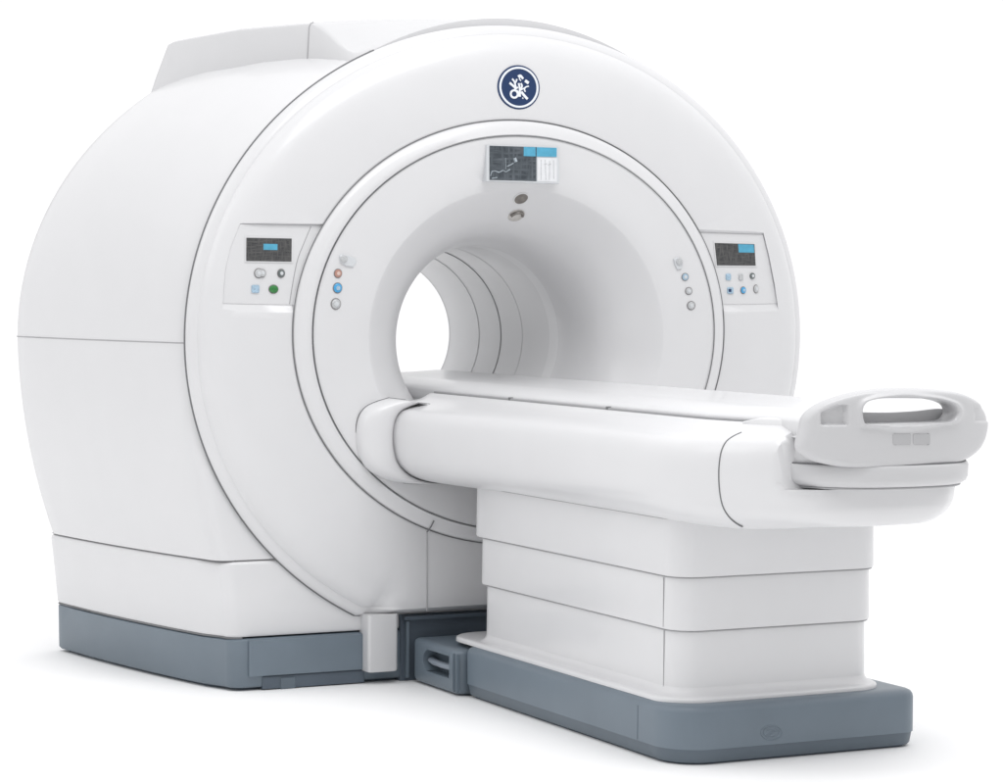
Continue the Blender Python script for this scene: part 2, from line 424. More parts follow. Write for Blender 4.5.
# ---- trim ring between cover and funnel
IX, IZ, IA, IB, IY = -0.028, 1.212, 0.788, 0.690, -0.088
def ring_pts(cx, cz, a, b, y, n=180): return [(cx + a * math.cos(2 * PI * k / n), y, cz + b * math.sin(2 * PI * k / n)) for k in range(n)]
def lerp(a, b, t): return a + (b - a) * t
bm = bmesh.new(); rings = []
for t, dy in ((0, 0.05), (0, 0.004), (0.03, -0.006), (0.10, -0.011), (0.35, -0.012), (0.65, -0.011), (0.92, -0.009), (0.98, -0.005), (1, 0.004), (1.0, 0.03)):
    rings.append(ring_pts(lerp(RX, IX, t), lerp(RZ, IZ, t), lerp(RA - 0.0005, IA + 0.0005, t), lerp(RB - 0.0005, IB + 0.0005, t), lerp(YF, IY, t) + dy + 0.008))
loft(bm, rings, True); RING = link('trim_ring', bm, WHITE, G, 50)
seam('ring_seam', ring_pts(RX, RZ, RA, RB, YF - 0.001), RING, 0.0017, closed=True)
seam('ring_seam', ring_pts(IX, IZ, IA, IB, IY - 0.001), RING, 0.0015, closed=True)
p0 = at(427, 532, YF - 0.002); p1 = at(434, 520.5, IY - 0.003)
seam('ring_joint', [p0, (p0 + p1) / 2 + Vector((0, -0.006, 0)), p1], RING, 0.0026)

# ---- funnel from ring to bore
FP = [(0.788, -0.085), (0.775, -0.087), (0.74, -0.084), (0.70, -0.079), (0.66, -0.071), (0.62, -0.060), (0.59, -0.049), (0.575, -0.040), (0.54, -0.008), (0.50, 0.030), (0.46, 0.071), (0.43, 0.110), (0.405, 0.152), (0.388, 0.195), (0.375, 0.24), (0.365, 0.29), (0.359, 0.34), (BA, 0.38)]
FPs = smooth_poly([(r, y, 0) for r, y in FP], 4)
def funnel_ring(r, y, n=180):
    t = (0.788 - r) / (0.788 - BA)
    return ring_pts(lerp(IX, BX, t), lerp(IZ, BZ, t), r, lerp(IB, BB, t), y, n)
bm = bmesh.new(); loft(bm, [funnel_ring(p.x, p.y) for p in FPs], True)
FUN = link('bore_funnel', bm, WHITE, G, 60)
def funnel_hit(px, py):
    """point of the funnel surface seen at a pixel and its normal"""
    y = -0.08
    def rn(P):
        lo, hi = BA, 0.9
        for _ in range(40):
            m = (lo + hi) / 2; t = (0.788 - m) / (0.788 - BA)
            cx, cz, b = lerp(IX, BX, t), lerp(IZ, BZ, t), lerp(IB, BB, t)
            if ((P.x - cx) / m) ** 2 + ((P.z - cz) / b) ** 2 > 1: lo = m
            else: hi = m
        return lo
    tab = sorted((p.x, p.y) for p in FPs)
    def surf(x, z): return interp(tab, rn(Vector((x, 0, z))))
    for _ in range(30):
        P = at(px, py, y); y = 0.6 * surf(P.x, P.z) + 0.4 * y
    P = at(px, py, y); e = 0.01
    nrm = Vector(((surf(P.x + e, P.z) - surf(P.x - e, P.z)) / (2 * e), -1, (surf(P.x, P.z + e) - surf(P.x, P.z - e)) / (2 * e))).normalized()
    return P, nrm
# ---- bore liner
BORE2 = mat('bore_plastic_light', (0.78, 0.782, 0.79), 0.30, 0.2, 0.01, 0.1)
LIN = None
for segs, mm in ((((0.378, 0), (0.45, 0.0)), BORE2), (((0.45, 0.0), (0.452, 0.003), (0.68, 0.003), (0.682, 0.0015), (0.862, 0.0015)), BORE), (((0.864, 0.001), (1.04, -0.006)), BORE), (((1.04, -0.006), (1.042, -0.009), (1.265, -0.030)), BORE2)):
    bm = bmesh.new(); loft(bm, [ring_pts(BX, BZ, BA + dr, BB + dr, y) for y, dr in segs], True); LIN = link('bore_liner', bm, mm, G, 25)
    if abs(segs[0][0] - 0.864) < 1e-6: seam('liner_seam', ring_pts(BX, BZ, BA + 0.0005, BB + 0.0005, 0.863), LIN, 0.0022, SEAMG, closed=True)
bm = bmesh.new(); rings = []
for r, y in ((-0.030, 1.262), (-0.032, 1.268), (-0.030, 1.276), (-0.014, 1.280), (0.03, 1.270), (0.04, 1.225)):
    rings.append(ring_pts(BX, BZ, BA + r, BB + r, y))
loft(bm, rings, True); link('bore_rim', bm, WHITE, G, 50)

# ---- top cover (raised spine over the body)
def topc(y):
    xl = interp([(0.03, 0.60), (0.09, 0.635), (0.28, 0.70), (0.64, 0.855), (1.0, 0.91), (1.25, 0.935)], y)
    hr = interp([(0.03, 0.0), (0.09, 0.040), (0.2, 0.085), (0.3, 0.11), (0.64, 0.115), (1.25, 0.12)], y)
    zt = interp([(0.03, 2.288), (0.09, 2.315), (0.2, 2.333), (0.3, 2.337), (0.64, 2.355), (1.25, 2.362)], y)
    return xl, hr, zt
def cover_top(x): return ZC + CB * math.sqrt(max(0.0, 1 - ((x - XC) / CA) ** 2))
def top_ring(y, sh=0.0):
    xl, hr, zt = topc(y); f = sstep(0.03, 0.30, y)
    out = []
    def crown(x): 
        far = zt - 0.055 * (abs(x) / 0.8) ** 2 - (0.20 * max(0, x - 0.30) ** 1.3 if x > 0.30 else 0) - sh
        near = cover_top(x) + 0.040 * (1 - (abs(x) / 0.66) ** 2) - 0.012 - sh
        return lerp(near, far, f)
    zl = crown(-xl + 0.05)
    lean = 0.075 * sstep(0.35, 1.15, y)
    out.append((-xl + 0.02 - lean - 0.02 * (1 - f), y, lerp(cover_top(-xl - 0.02) - 0.05, zl - 0.26, f)))
    out.append((-xl + 0.026 - lean * 0.5 - 0.02 * (1 - f), y, lerp(cover_top(-xl) - 0.006, zl - 0.13, f)))
    out.append((-xl + 0.032, y, zl - 0.014 * f - 0.004)); out.append((-xl + 0.037, y, zl - 0.006 * f)); out.append((-xl + 0.048, y, zl))
    t_ = max(0.0, y / YB); aa, bb = a_of(t_), b_of(t_); nn = 2.0 + 0.22 * math.sin(PI * min(1, t_))
    def bodyz(x): return ZS + bb * max(0.0, 1 - (abs(x - XC) / aa) ** nn) ** (1 / nn)
    def flank(x):
        k = sstep(0.30, 0.80, x); return lerp(crown(min(x, 0.8)), max(bodyz(x), cover_top(min(x, 1.1)) if y < 0.1 else 0) + 0.012 - sh, k)
    for k in range(1, 32):
        x = lerp(-xl + 0.05, 0.96, k / 32); out.append((x, y, flank(x)))
    out.append((0.98, y, flank(0.98) - 0.012)); out.append((1.0, y, flank(1.0) - 0.05)); out.append((1.0, y, flank(1.0) - 0.12))
    return out
bm = bmesh.new()
TS = [0.028, 0.05, 0.07, 0.09, 0.12, 0.16, 0.2, 0.25, 0.3, 0.4, 0.52, 0.64, 0.8, 1.0, 1.15]
rr = [top_ring(0.028, 0.07)] + [top_ring(y) for y in TS] + [top_ring(1.19, 0.006), top_ring(1.205, 0.03), [(x * 0.98, 1.215, min(z, 1.9)) for x, y, z in top_ring(1.2)]]
loft(bm, rr, False)
TOP = link('top_cover', bm, GREYW, G, 35)
r = top_ring(0.3)
seam('panel_seam', [r[0], r[1], r[2], r[3], r[4]], TOP, 0.0028, SEAMG)

# ---- badge
def disc_on(bm, P, nrm, ru, rv, h, n=32, dome=0.0, rot=0.0, off=0.0):
    nrm = nrm.normalized(); u = Vector((0, 0, 1)).cross(nrm); u.normalize(); u = -u if u.x < 0 else u; v = nrm.cross(u); v = -v if v.z < 0 else v
    cr, sr_ = math.cos(rot), math.sin(rot); u, v = u * cr + v * sr_, v * cr - u * sr_
    rings = []
    for s, hh in ((1, -0.004), (1, h * 0.7), (0.93, h), (0.6, h + dome * 0.7), (0.25, h + dome)):
        rings.append([P + u * (ru * s * math.cos(t)) + v * (rv * s * math.sin(t)) + nrm * (hh + off) for t in (2 * PI * k / n for k in range(n))])
    loft(bm, rings, True, True, True)
    return u, v
FN = Vector((0, -1, 0))
BC = at(518.5, 87.5, YF)
BC.y = YF + 0.001
k = 0.0041                                  # metres per photo pixel across, on the front plane
kz = 0.00382
badge_bm = bmesh.new(); disc_on(badge_bm, BC, FN, 20.2 * k, 20.2 * kz, 0.003, 64)
BADGE = link('badge', badge_bm, NAVY, G, 40, 'round navy badge with white ring and white monogram')
bm = bmesh.new()
def ring_flat(bm, P, ro, ri, y0, y1, n=64):
    R4 = []
    for rr_, yy in ((ro, y1), (ro, y0), (ri, y0), (ri, y1), (ro, y1)):
        R4.append([(P.x + rr_ * k * math.cos(t), yy, P.z + rr_ * kz * math.sin(t)) for t in (2 * PI * q / n for q in range(n))])
    loft(bm, R4, True)
ring_flat(bm, BC, 18.7, 16.9, YF - 0.0045, YF - 0.001); link('badge_ring', bm, EMBW, BADGE, 30)
STK = [([(288, 345), (330, 378), (372, 412)], 17), ([(322, 292), (352, 330), (372, 400)], 13), ([(386, 292), (372, 330), (362, 345)], 11),
       ([(402, 262), (432, 246), (470, 286)], 17), ([(428, 262), (420, 290), (440, 312)], 8), ([(498, 308), (545, 338)], 22),
       ([(410, 345), (425, 420), (428, 520)], 15), ([(440, 345), (455, 380), (440, 420)], 13), ([(548, 378), (505, 392), (488, 425), (502, 452)], 10), ([(425, 440), (470, 415), (492, 400)], 9),
       ([(446, 455), (490, 505), (532, 546)], 19), ([(462, 532), (474, 542)], 9), ([(400, 398), (368, 420), (350, 440)], 13), ([(380, 440), (410, 470), (418, 520)], 13),
       ([(350 + 47 * math.cos(t), 488 + 48 * math.sin(t)) for t in (2 * PI * q / 20 for q in range(21))], 15)]
bm = bmesh.new()
for path, wd in STK:
    P2 = smooth_poly([((x - 415) / 14.23 * k, 0, -(y - 398) / 14.23 * kz) for x, y in path], 5)
    hw = wd / 14.23 * k * 0.80; rows = []
    for i, p in enumerate(P2):
        d = P2[min(i + 1, len(P2) - 1)] - P2[max(i - 1, 0)]; d.normalize(); s = Vector((-d.z, 0, d.x)) * hw
        fr = YF - 0.0048 - 0.00004 * (STK.index((path, wd)))
        rows.append([Vector((BC.x + p.x + s.x, YF - 0.001, BC.z + p.z + s.z)), Vector((BC.x + p.x + s.x, fr, BC.z + p.z + s.z)), Vector((BC.x + p.x - s.x, fr, BC.z + p.z - s.z)), Vector((BC.x + p.x - s.x, YF - 0.001, BC.z + p.z - s.z))])
    loft(bm, rows, True, True, True)
link('badge_monogram', bm, EMBW, BADGE, 30)

# ---- control panels
def plate(name, pxs, y0, y1, m, parent, ch=0.001, label=None):
    bm = bmesh.new(); prism(bm, poly_at(pxs, y0), y0, y1, ch); return link(name, bm, m, parent, 30, label)
def rect(a, b, c, d): return [(a, b), (c, b), (c, d), (a, d)]
def button(px, py, rx, ry, y, m, parent, ring=True, shape='round', label=None):
    P = at(px, py, y); P.y = y; rx *= 0.88; ry *= 0.9
    bm = bmesh.new()
    if shape == 'square':
        x0, z0 = at2(px - rx, py + ry, y); x1, z1 = at2(px + rx, py - ry, y)
        prism(bm, rrect(x0, x1, z0, z1, 0.005, 4), y - 0.006, y + 0.003, 0.002)
    else: disc_on(bm, P, FN, rx * k * 0.92, ry * kz, 0.006, 24, 0.002)
    b = link('button', bm, m, parent, 40, label)
    if shape == 'round' and m in (BTNW, BTND, BTNB):
        bm = bmesh.new(); disc_on(bm, P, FN, rx * 0.5 * k * 0.92, ry * 0.5 * kz, 0.0088, 20, 0.001); link('button_cap', bm, BEZEL if m is not BTNB else BTNPB, b, 40)
    if ring:
        bm = bmesh.new(); tube(bm, [(P.x + rx * 1.08 * k * 0.92 * math.cos(t), y - 0.001, P.z + ry * 1.08 * kz * math.sin(t)) for t in (2 * PI * q / 28 for q in range(28))], 0.0016, 6, True)
        link('button_ring', bm, RINGD, b, 40)
    return b
def cpanel(P, screen, cyan, lines, label):
    pan = plate('control_panel', P, YP - 0.003, YP + 0.004, WHITE, G, 0.0015, label)
    xs = [p[0] for p in screen]; ys = [p[1] for p in screen]
    fr = [(x + (1.4 if x > sum(xs) / 4 else -1.4), y + (1.4 if y > sum(ys) / 4 else -1.4)) for x, y in screen]
    f = plate('screen_frame', fr, YP - 0.006, YP, WHITE, pan)
    s = plate('screen', screen, YP - 0.0075, YP - 0.002, SCRSM, pan, 0.0006, 'dark screen with a cyan field')
    if cyan:
        plate('screen_field', cyan, YP - 0.0082, YP - 0.004, CYAN, pan, 0.0003)
    return pan
YB1 = YP - 0.003
pl = cpanel(PL, [(246.5, 237.8), (291.8, 238.6), (291.6, 261.7), (246.3, 261)], [(263.5, 243.8), (277.6, 244.1), (277.5, 250.2), (263.4, 249.9)], None, 'recessed panel with dark screen and four buttons')
button(258.5, 273.3, 4.2, 4.2, YB1, BTNW, pl); button(262.5, 273.4, 3.0, 3.4, YB1 - 0.002, BTNW, pl)
button(281, 273.4, 3.6, 3.8, YB1, BTND, pl)
button(255.2, 289, 4.4, 4.4, YB1, BTNPB, pl, False, 'square', 'pale blue button'); button(273.4, 289.2, 4.6, 3.8, YB1, BTNG, pl, True, 'round', 'green button')
seam('panel_seam', smooth_poly([at(311, 226.5, YP - 0.003), at(304, 243, YP - 0.003), at(297.5, 260, YP - 0.003), at(293, 282, YP - 0.003), at(289.5, 304, YP - 0.003)], 4), pl, 0.0016, SEAMG)
pr = cpanel(PR, [(714.8, 243), (754.6, 244.2), (755.8, 265.7), (717.2, 265.4)], [(738.2, 244.2), (753.8, 244.6), (754.4, 252.8), (738.8, 252.5)], None, 'recessed panel with dark screen and six buttons')
button(728, 277, 2.8, 3.6, YB1, BTNPB, pr, False, 'square', 'pale blue button'); button(740.5, 277, 2.4, 3.6, YB1, BTNW, pr, False, 'square'); button(752, 276, 3.2, 3.4, YB1, BTND, pr, False)
button(730, 290.5, 3.4, 3.6, YB1, BTNPB, pr, False, 'square', 'blue button with a dark mark'); button(743, 290.3, 3.0, 3.4, YB1, BTNB, pr, True, 'round', 'blue button'); button(755.8, 289, 2.8, 4.0, YB1, BTNW, pr)
plate('button_mark', rect(728.8, 289, 731.4, 292), YB1 - 0.0068, YB1 - 0.003, NAVY, pr, 0.0003)

CAPR = mat('button_rose_pale', (0.66, 0.50, 0.44), 0.3, 0.3, 0.1, 0, 160)
# ---- buttons on the funnel rim
def fbutton(px, py, r, m, label=None, ring=True):
    P, n = funnel_hit(px, py); bm = bmesh.new(); u, v = disc_on(bm, P, n, r * k * 0.92, r * kz, 0.005, 24, 0.002)
    b = link('button', bm, m, G, 40, label)
    bm = bmesh.new(); disc_on(bm, P, n, r * 0.52 * k * 0.92, r * 0.52 * kz, 0.0080, 20, 0.001); link('button_cap', bm, {BTNW: BEZEL, BTNR: CAPR}.get(m, BTNPB if m is BTNB else BEZEL), b, 40)
    if ring:
        bm = bmesh.new(); tube(bm, [P + u * (r * 1.1 * k * 0.92 * math.cos(t)) + v * (r * 1.1 * kz * math.sin(t)) + n * 0.001 for t in (2 * PI * q / 28 for q in range(28))], 0.0016, 6, True)
        link('button_ring', bm, RINGD, b, 40)
    return b
fbutton(337.8, 273.5, 3.5, BTNR, 'rose button'); fbutton(337.4, 288, 4.1, BTNB, 'bright blue button'); fbutton(335.7, 304, 4.4, BTNW, 'grey button')
fbutton(685, 277, 3.1, BTNPB, 'pale blue ringed button'); fbutton(688.6, 291, 3.1, BTNW, 'grey button'); fbutton(691, 305.6, 3.6, BTNW, 'grey button')
def clip(pts, knob):
    bm = bmesh.new(); P3 = []; ns = []
    for px, py in pts:
        P, n = funnel_hit(px, py); P3.append(P); ns.append(n)
    n = sum(ns, Vector()).normalized(); c = sum(P3, Vector()) / len(P3)
    loft(bm, [[p - n * 0.003 for p in P3], [p + n * 0.004 for p in P3], [c + (p - c) * 0.9 + n * 0.007 for p in P3]], True, True, True)
    b = link('sensor_clip', bm, BEZEL, G, 40)
    P, n = funnel_hit(*knob); bm = bmesh.new(); disc_on(bm, P, n, 3.2 * k, 3.4 * kz, 0.011, 20, 0.002); link('sensor_lens', bm, BTNW, b, 40)
clip([(339, 256), (341, 254), (355, 258), (356, 262), (353, 267), (345, 266), (340, 262)], (343, 259))
clip([(673, 259), (677, 257.5), (682, 259), (682.5, 264), (681, 269), (677, 270), (674, 264)], (678.8, 261.5))

# ---- display screen above the bore
def fplane():
    Pa = [funnel_hit(*p)[0] for p in ((488, 146), (559, 148), (558, 183), (488, 181))]
    return min(p.y for p in Pa) - 0.004
YS = fplane()
frm = plate('display', [(486.8, 144.8), (559.6, 147.2), (559.6, 184.2), (486.8, 181.4)], YS - 0.006, YS + 0.05, BEZEL, G, 0.003, 'wide screen with dark scan image, blue header and white side pane')
plate('scan_image', [(489.6, 145.8), (536.6, 147.2), (536.6, 181.3), (489.6, 180)], YS - 0.0076, YS - 0.003, SCRBIG, frm, 0.0006)
plate('blue_header', [(523.8, 146.9), (535.6, 147.3), (535.6, 156.6), (523.8, 156.2)], YS - 0.0086, YS - 0.003, CYAN, frm, 0.0004)
plate('blue_header', [(536.6, 147.3), (556.8, 148), (556.8, 157), (536.6, 156.6)], YS - 0.0086, YS - 0.003, CYAN, frm, 0.0004)
wp = plate('white_pane', [(537.6, 157.6), (557, 158.2), (557, 182), (537.6, 181.4)], YS - 0.0078, YS - 0.003, PANEW, frm, 0.0006)
def ribbon(bm, pts, w_, y):
    P = [at(px, py, y) for px, py in pts]
    tube(bm, P, w_, 6)
bm = bmesh.new()
ribbon(bm, [(490.5, 176), (492, 171.5), (495, 171), (499, 172.5), (503, 170.5), (506, 172), (510, 169.5)], 0.0019, YS - 0.0076)
ribbon(bm, [(507, 166.5), (511, 164.8), (513.5, 163.2)], 0.0017, YS - 0.0076)
ribbon(bm, [(514.6, 158), (516, 162)], 0.0062, YS - 0.0074)
ribbon(bm, [(505.6, 158), (505.7, 169)], 0.0009, YS - 0.0076)
ribbon(bm, [(492, 178.5), (497, 177.6)], 0.0018, YS - 0.0076)
link('scan_trace', bm, mat('scan_light', (0.36, 0.41, 0.45), 0.4, 0, 0.35, 0, 120), frm)
bm = bmesh.new()
for pts in ([(541, 160), (541, 180)], [(545.2, 160), (545.8, 180)], [(549.6, 161), (549.4, 180)], [(553.5, 160.5), (553.8, 179)], [(544, 164.5), (547, 163.8)], [(548, 165), (551, 164.2)]):
    ribbon(bm, pts, 0.0013, YS - 0.0078)
link('pane_trace', bm, BTNW, frm)
# sensor lenses under the screen
P, n = funnel_hit(521, 198.6); bm = bmesh.new(); disc_on(bm, P, n, 7.0 * k * 0.9, 6.0 * kz * 1.15, 0.002, 32, 0.002, 0.3); ls = link('camera_lens', bm, TAUPE, G, 40, 'oval dark lens')
bm = bmesh.new(); u = Vector((1, 0, 0)); v = n.cross(u).normalized(); v = v if v.z > 0 else -v
tube(bm, [P + (u * math.cos(.3) + v * math.sin(.3)) * (7.4 * k * .9 * math.cos(t)) + (v * math.cos(.3) - u * math.sin(.3)) * (6.4 * kz * 1.15 * math.sin(t)) for t in (2 * PI * q / 32 for q in range(32))], 0.0035, 6, True)
link('lens_rim', bm, WHITE, ls)
P, n = funnel_hit(516.2, 215.4); u = Vector((1, 0, 0)); v = n.cross(u).normalized(); v = v if v.z > 0 else -v
bm = bmesh.new(); disc_on(bm, P, n, 8.4 * k * 0.9, 6.2 * kz * 1.3, 0.002, 32, 0.001, 0.55); hk = link('hook', bm, TAUPEL, G, 40, 'small crescent hook')
bm = bmesh.new()
pts = [P + u * (x * k) + v * (z * kz) + n * 0.006 for x, z in smooth_poly([(-5.5, 0.5, 0), (-3, 4.2, 0), (1.5, 6.0, 0), (5, 4.0, 0), (6, 0.5, 0)], 5) and [(p.x, p.y) for p in smooth_poly([(-5.5, 0.5, 0), (-3, 4.0, 0), (1.5, 5.6, 0), (4.6, 3.6, 0), (5.4, 0.5, 0)], 5)]]
tube(bm, pts, 0.0058, 8); link('hook_lip', bm, TAUPE, hk)

# ================================================================== PATIENT TABLE
T = thing('patient_table', 'long white patient table on a stepped telescoping column and blue-grey base, docked into the bore', 'table', (0.012, -1.0, 0))
TX = 0.012
# ---- shell
SP = [(0.0, 0.694), (0.20, 0.695), (0.32, 0.698), (0.368, 0.706), (0.404, 0.720), (0.434, 0.742), (0.456, 0.773), (0.467, 0.812), (0.471, 0.855), (0.469, 0.893), (0.461, 0.925), (0.444, 0.949), (0.416, 0.964), (0.385, 0.974), (0.352, 0.986), (0.332, 0.997), (0.324, 1.000), (0.318, 0.996), (0.317, 0.955), (0.0, 0.95)]
SPs = smooth_poly([(a, b, 0) for a, b in SP], 3)
Y0, L0, WMAX = -1.75, 0.53, 0.471
PLAN = [(-1.75, 1.0), (-1.82, 0.985), (-1.90, 0.945), (-1.98, 0.875), (-2.06, 0.78), (-2.13, 0.68), (-2.19, 0.57), (-2.235, 0.40), (-2.25, 0.0)]
PLS = smooth_poly([(y, f, 0) for y, f in PLAN], 6)
PLS[-1].y = 0.0
def frac(y): return 1.0 if y >= -1.75 else interp(sorted((p.x, p.y) for p in PLS), y)
def shell_grid():
    cols = []
    for y in (0.075, 0.07, 0.055, 0.0, -0.3, -0.6, -0.9, -1.2, -1.5, -1.65): cols.append(('s', -1, y))
    for p in PLS: cols.append(('a', -1, p))
    for p in PLS[-2::-1]: cols.append(('a', 1, p))
    for y in (-1.65, -1.5, -1.2, -0.9, -0.6, -0.3, 0.0, 0.055, 0.07, 0.075): cols.append(('s', 1, y))
    out = []
    for kind, a, y in cols:
        r = []
        for p in SPs:
            wv, z = max(p.x, 0.0), p.y
            if kind == 's':
                ins = 0.02 if y > 0.072 else (0.008 if y > 0.06 else 0)
                fl = sstep(-0.62, -0.10, y) * 0.172 * (1 if z < 0.95 else max(0, 1 - (z - 0.95) / 0.03))
                r.append((TX + a * max(0, wv * (1 + fl) - ins), y, z + (ins * 0.5 if z < 0.8 else -ins * 0.5)))
            else:
                yy, fr = y.x, y.y
                f = sstep(-2.142, -2.166, yy)
                zl_ = z + 0.022 * sstep(-1.95, -2.25, yy) * sstep(0.80, 0.70, z)
                zz = min(zl_, lerp(1.01, 0.826, f))
                wv2 = wv - f * 0.012 if (f > 0 and z > zz) else wv
                yk = Y0 + (yy - Y0) * (0.80 + 0.20 * min(1, wv / 0.45) if z < 0.80 else 1.0)
                r.append((TX + a * wv2 * fr, yk, zz))
        out.append(r)
    return out
SG = shell_grid()
YSEAM = -2.01
def shell_half(keep_end):
    bm = bmesh.new(); loft(bm, SG, False)
    bmesh.ops.remove_doubles(bm, verts=bm.verts, dist=1e-5)
    g = list(bm.verts) + list(bm.edges) + list(bm.faces)
    bmesh.ops.bisect_plane(bm, geom=g, plane_co=(0, YSEAM, 0), plane_no=(0, 1, 0), clear_inner=not keep_end, clear_outer=keep_end)
    return bm
bm = shell_half(False)
be = [e for e in bm.edges if e.is_boundary and all(v.co.y > 0.05 for v in e.verts)]
SHELL = link('table_shell', bm, WHITE, T, 50)
bm = shell_half(True); ESH = link('end_shell', bm, WHITE, T, 45)
# seam between them: follow the plane cut on the near and far side
def seam_pts(side):
    pts = []
    for p in SPs[6:44]:
        wv, z = p.x, p.y; sc = (0.80 + 0.20 * min(1, wv / 0.45) if z < 0.80 else 1.0)
        yy = Y0 + (YSEAM - Y0) / sc
        if wv > 0.37 and z < 0.975: pts.append((TX + side * wv * frac(yy), YSEAM, z))
    return pts
for s in (-1, 1): seam('shell_seam', seam_pts(s), SHELL, 0.0022)
# front end cap plate of the shell at the gantry side
bm = bmesh.new(); ring = [(TX - p.x, 0.07, p.y) for p in SPs] + [(TX + p.x, 0.07, p.y) for p in SPs[::-1]]
c = [(TX + (x - TX) * 0.97, 0.0745, 0.85 + (z - 0.85) * 0.97) for x, y, z in ring]
bm.faces.new([bm.verts.new(p) for p in c]); link('shell_end_plate', bm, WHITE, SHELL, 0)
# ---- docking collar
def collar_ring(wm, y, zs):
    prof = [p for p in SPs if p.y < 0.975 and p.x > 0.0][:46]
    prof = [(p.x / WMAX * wm, 0.85 + (p.y - 0.85) * (zs if p.y > 0.85 else 1 + (zs - 1) * 0.12)) for p in prof]
    return [(TX - x, y, z) for x, z in prof] + [(TX + x, y, z) for x, z in prof[::-1]]
bm = bmesh.new()
loft(bm, [collar_ring(0.668, -0.02, 1.14), collar_ring(0.668, -0.085, 1.14), collar_ring(0.665, -0.100, 1.13), collar_ring(0.652, -0.122, 1.11), collar_ring(0.630, -0.136, 1.08), collar_ring(0.602, -0.142, 1.05), collar_ring(0.578, -0.140, 1.03), collar_ring(0.562, -0.136, 1.015), collar_ring(0.552, -0.128, 1.0), collar_ring(0.535, -0.10, 0.97)], False)
COLL = link('docking_collar', bm, WHITE, T, 60)
seam('collar_seam', collar_ring(0.560, -0.128, 1.012)[2:45], COLL, 0.0028, SEAM)
seam('collar_seam', collar_ring(0.669, -0.082, 1.142)[2:45], COLL, 0.002, SEAM)
# ---- cradle (moving table top)
CP = [(0.0, 0.965), (0.28, 0.965), (0.300, 0.972), (0.306, 0.99), (0.307, 1.008), (0.303, 1.016), (0.293, 1.024), (0.27, 1.034), (0.24, 1.041), (0.21, 1.043), (0.17, 1.041), (0.10, 1.037), (0.0, 1.035)]
CPs = smooth_poly([(a, b, 0) for a, b in CP], 3)
def cradle_ring(y, s=1.0, dz=0.0): 
    L = [(TX - p.x * s, y, 1.0 + (p.y - 1.0) * (s if dz else 1)) for p in CPs]; return L + [(2 * TX - x, y_, z) for x, y_, z in L[::-1]][1:-1]
bm = bmesh.new()
loft(bm, [cradle_ring(1.16, 0.9, 1), cradle_ring(1.15, 0.97, 1)] + [cradle_ring(y) for y in (1.13, 0.6, 0.1, -0.5, -1.0, -1.5, -1.8)] + [cradle_ring(y_, s_) for y_, s_ in [(q, max(0.80, frac(q))) for q in (-1.82, -1.9, -1.98, -2.06, -2.12, -2.2, -2.25)]], True, True, True)
CR = link('cradle', bm, WHITE, T, 50)
# ---- side rails in the slots
for s in (-1, 1):
    bm = bmesh.new(); x0, x1 = (TX + s * 0.3175, TX + s * 0.3075)
    xa, xb = min(x0, x1), max(x0, x1)
    loft(bm, [[(TX + s * q * frac(y), y, z) for q, z in ((0.3175, 0.96), (0.3075, 0.96), (0.3075, 1.008), (0.3175, 1.0065))] for y in (0.04, -1.0, -1.75, -1.84, -1.92, -2.0, -2.06)], True, True, True)
    rl = link('guide_rail', bm, SEAMG, T, 30)
    for yy in (-0.55, -1.22):
        bm = bmesh.new(); bmesh.ops.create_cube(bm, size=1, matrix=Matrix.Translation((TX + s * 0.3125, yy, 1.003)) @ Matrix.Diagonal((0.011, 0.014, 0.014, 1)))
        link('rail_stop', bm, SEAM, rl, 0)
    bm = bmesh.new()
    loft(bm, [[(TX + s * q * frac(y) , y, z) for q, z in ((0.335, 0.93), (0.300, 0.93), (0.300, 1.013 - e), (0.304, 1.016 - e), (0.331, 1.012 - e), (0.335, 1.008 - e))] for y, e in ((-1.97, 0.010), (-2.0, 0.003), (-2.03, 0.0), (-2.08, 0.0), (-2.125, 0.0), (-2.13, 0.003))], True, True, True)
    link('rail_end_cap', bm, WHITE, T, 40)

# ---- tray and handle at the table end
HY, HK, HX = -2.345, 0.75, 0.02
def bent(px, py, dy=0.0):
    y = HY + 0.03
    for _ in range(30):
        p = at(px, py, y); y = 0.5 * y + 0.5 * (HY + HK * (p.x - HX) ** 2)
    return at(px, py, y)
outer = [(801.5, 449), (808, 455.5), (820, 462), (849, 468), (882, 470.2), (923, 469), (953, 466), (970, 461), (984, 450.5), (991, 437), (993, 422), (989.5, 410), (979, 399.5), (959.5, 392), (923, 388.6), (892, 388.6), (861, 392), (834, 399.5), (818, 407.5), (808.5, 417), (805, 430)]
hole = [(863.5, 414), (864, 408), (868, 402.5), (876, 399.8), (890, 398.4), (927, 398.8), (943, 401), (952.5, 404.6), (956, 410), (955, 416), (949.5, 421), (934, 422.6), (902, 423.6), (876, 424), (867, 423.6), (864.6, 420)]
O3 = smooth_poly([(a, b, 0) for a, b in outer], 10, True); H3 = smooth_poly([(a, b, 0) for a, b in hole], 10, True)
hc = Vector((905, 411.5, 0))
def ray_poly(poly, ang):
    d = Vector((math.cos(ang), math.sin(ang), 0)); best = None
    for i in range(len(poly)):
        a = poly[i] - hc; b = poly[(i + 1) % len(poly)] - hc; e = b - a
        den = d.x * e.y - d.y * e.x
        if abs(den) < 1e-9: continue
        t = (a.x * e.y - a.y * e.x) / den; s = (a.x * d.y - a.y * d.x) / den
        if t > 0 and -1e-6 <= s <= 1 + 1e-6 and (best is None or t > best): best = t
    return hc + d * best
NA, NR = 240, 30
rows = [[] for _ in range(NR + 1)]
